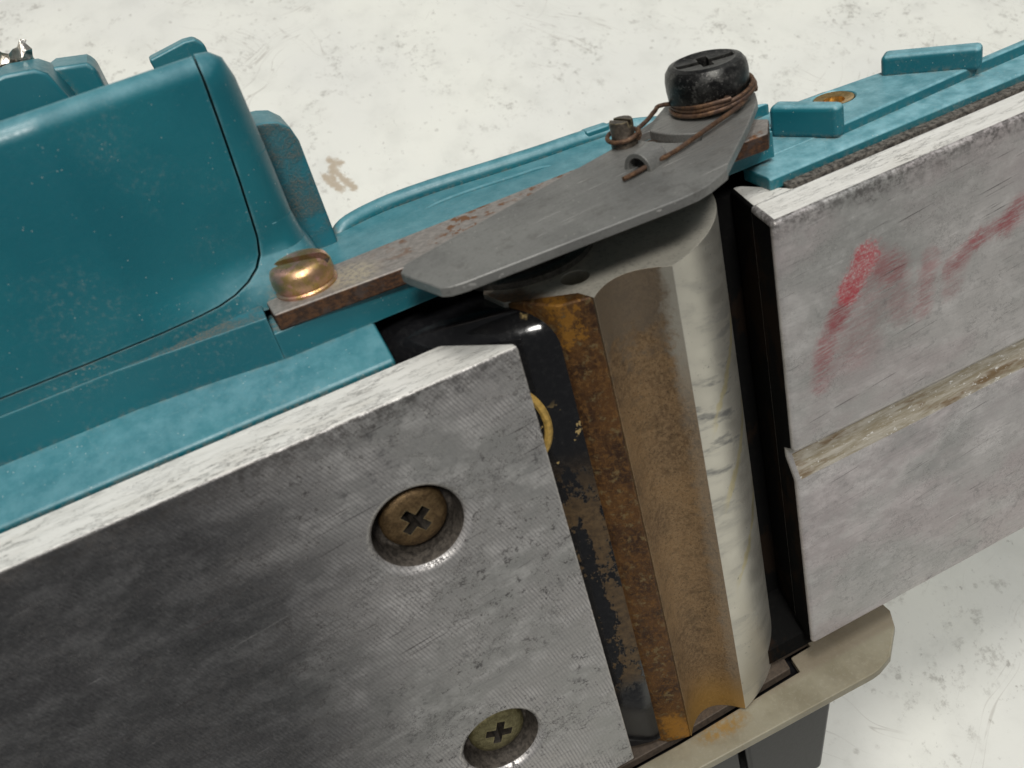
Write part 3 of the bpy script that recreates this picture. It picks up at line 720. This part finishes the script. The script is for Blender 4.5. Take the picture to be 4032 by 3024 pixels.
for a, ln, wd in ((-.32, 3.9, 1.5), (-.32 + math.pi / 2, 2.3, 1.5)):
    bmx = box((-ln, ln), (97.3, 103), (-wd / 2, wd / 2)); bmesh.ops.rotate(bmx, verts=bmx.verts, matrix=Matrix.Rotation(a, 3, 'Y')); bmesh.ops.translate(bmx, verts=bmx.verts, vec=(px, 0, pz)); cuts.append(bmx)
part('pivot_screw', kn, KNOB, guard, smooth=32, cut=cuts, label='large black pivot screw with a round head')
pinc = (26.6, -18.4)
pin = lathe([(1.8, 90.2), (1.8, 93.3), (1.65, 94.0), (1.55, 94.2), (1.6, 96.1), (1.5, 96.4), (0, 96.45)], (pinc[0], 0, pinc[1]), 'y', 32)
ps = box((-.35, .35), (95.6, 99), (-4, 4)); bmesh.ops.rotate(ps, verts=ps.verts, matrix=Matrix.Rotation(.4, 3, 'Y')); bmesh.ops.translate(ps, verts=ps.verts, vec=(pinc[0], 0, pinc[1]))
part('stop_pin', pin, mat_screw_brown('rusty_pin_steel', (.06, .05, .04), (.14, .115, .09)), guard, smooth=40, cut=[ps])
# hook: a tongue of the plate bent over into a half tube
hk = bmesh.new(); ax = Vector((.90, 0, -.42)).normalized(); sd = Vector((.42, 0, .90)).normalized(); hc = Vector((24.9, 92.9, -9.6))
for k in range(15):
    a = math.radians(200 - 235 * k / 14)
    for rr in (2.05, 1.4):
        for l in (-1.9, 1.9):
            hk.verts.new(hc + ax * l + sd * (rr * -math.cos(a)) * 1.0 + Vector((0, 1, 0)) * (rr * math.sin(a) * 1.05 + .2))
hk.verts.ensure_lookup_table()
def hv(k, r, l): return hk.verts[k * 4 + r * 2 + l]
for k in range(14):
    hk.faces.new((hv(k, 0, 0), hv(k + 1, 0, 0), hv(k + 1, 0, 1), hv(k, 0, 1))); hk.faces.new((hv(k, 1, 0), hv(k, 1, 1), hv(k + 1, 1, 1), hv(k + 1, 1, 0)))
    for l in (0, 1): hk.faces.new((hv(k, 0, l), hv(k, 1, l), hv(k + 1, 1, l), hv(k + 1, 0, l)))
for k in (0, 14): hk.faces.new((hv(k, 0, 0), hv(k, 0, 1), hv(k, 1, 1), hv(k, 1, 0)))
bmesh.ops.recalc_face_normals(hk, faces=hk.faces)
part('hook', hk, PLATE, guard, .12, 2)
wp = [(20.2, 93.5, -6.9), (22.2, 93.5, -7.3), (25.0, 93.55, -8.0), (28.4, 93.6, -8.6), (32.5, 93.75, -10.1), (37.5, 93.9, -12.0), (42.5, 94.0, -14.2), (45.9, 94.15, -17.2)]
for i in range(0, 23):
    t = i / 22; a = math.radians(20 - 360 * 2.0 * t - 80 * t)
    tilt = .55 * math.cos(a)
    wp.append((px + 6.15 * math.cos(a) + .15, 93.75 + .6 * t + .45 + tilt, pz - 6.15 * math.sin(a) * -1.0))
wp = wp[:8]
N = 46; a0, a1_ = 40.0, -980.0
for i in range(N + 1):
    t = i / N; a = math.radians(a0 + (a1_ - a0) * t)
    wp.append((px + .35 + (5.75 - .25 * t + .12 * math.sin(7 * t)) * math.cos(a), 93.4 + 1.55 * t + .62 * math.cos(a) + .45, pz + .35 + (5.75 - .25 * t) * math.sin(a)))
wp += [(35.6, 94.55, -22.7), (33.5, 94.55, -21.8), (31.3, 94.5, -19.9), (29.4, 94.4, -18.7)]
for i in range(0, 14):
    a = math.radians(25 + 30 * i); t = i / 13
    wp.append((pinc[0] + 2.15 * math.cos(a), 94.7 - .8 * t - .35 * math.cos(a - 2.2), pinc[1] + 2.15 * math.sin(a)))
part('spring_wire', tube(wp, .31, 10, 4), WIRE, guard)

# --- nylon side foot and black handle below
foot = part('foot', prism([(-40, -2.6), (9, -2.4), (34.7, -3.4), (35.2, -6.7), (39.6, -6.9), (40.2, -12), (56.4, -12), (56.4, -5.4), (54.5, -2.0), (49.4, 2.6), (46.2, 3.7), (44.5, 3.9), (-40, 2.6)], 'xz', -7.6, -6.0), FOOT, tool, .25, label='beige nylon foot along the lower side')
part('rim', prism([(-40, -3.7), (9, -3.6), (33.6, -4.6), (34.2, -7.9), (40, -8.0), (40, -14), (-40, -14)], 'xz', -7.4, -5.6), BROWNE, foot, .2)
hb = prism([(-8, -1.2), (-33.5, -1.2), (-44, -54), (-40, -60), (-8, -50)], 'yz', 20.6, 41.0)
for v in hb.verts:
    if v.co.y < -30 and v.co.z > -10 and v.co.x > 30: v.co.x -= 5.0; v.co.y -= 0.0
part('handle', hb, BLACKP, tool, 1.0, 3)
hb2 = prism([(-8, -2.0), (-33.0, -2.4), (-44, -54), (-40, -60), (-8, -50)], 'yz', -60, 19.8)
part('handle', hb2, BLACKP, tool, .8, 3)

# ------------------------------------------------------------------ scrap of foil caught behind the cover
fb = bmesh.new(); rows = []
rf = random.Random(3)
for i in range(13):
    rows.append([])
    for j in range(9):
        u, v = i / 12, j / 8
        rows[-1].append(fb.verts.new((-54 + 10.6 * u + .6 * v + rf.uniform(-.35, .35), 114.9 + 4.6 * v * (.75 + .4 * rf.random()) + 1.2 * (u > .9) * v, -90 + 1.5 * math.sin(9 * u) * v + rf.uniform(-.8, .8) + 1.5 * v)))
for i in range(12):
    for j in range(8): fb.faces.new((rows[i][j], rows[i + 1][j], rows[i + 1][j + 1], rows[i][j + 1]))
fm = to_mesh('foil_scrap', fb); fo = bpy.data.objects.new('foil_scrap', fm); COL.objects.link(fo); fm.materials.append(FOIL)
fo.matrix_world = M_TOOL
sd_ = fo.modifiers.new('thick', 'SOLIDIFY'); sd_.thickness = .00012
fo['label'] = 'crumpled scrap of silver foil sticking up behind the teal cover at the left edge'; fo['category'] = 'foil scrap'
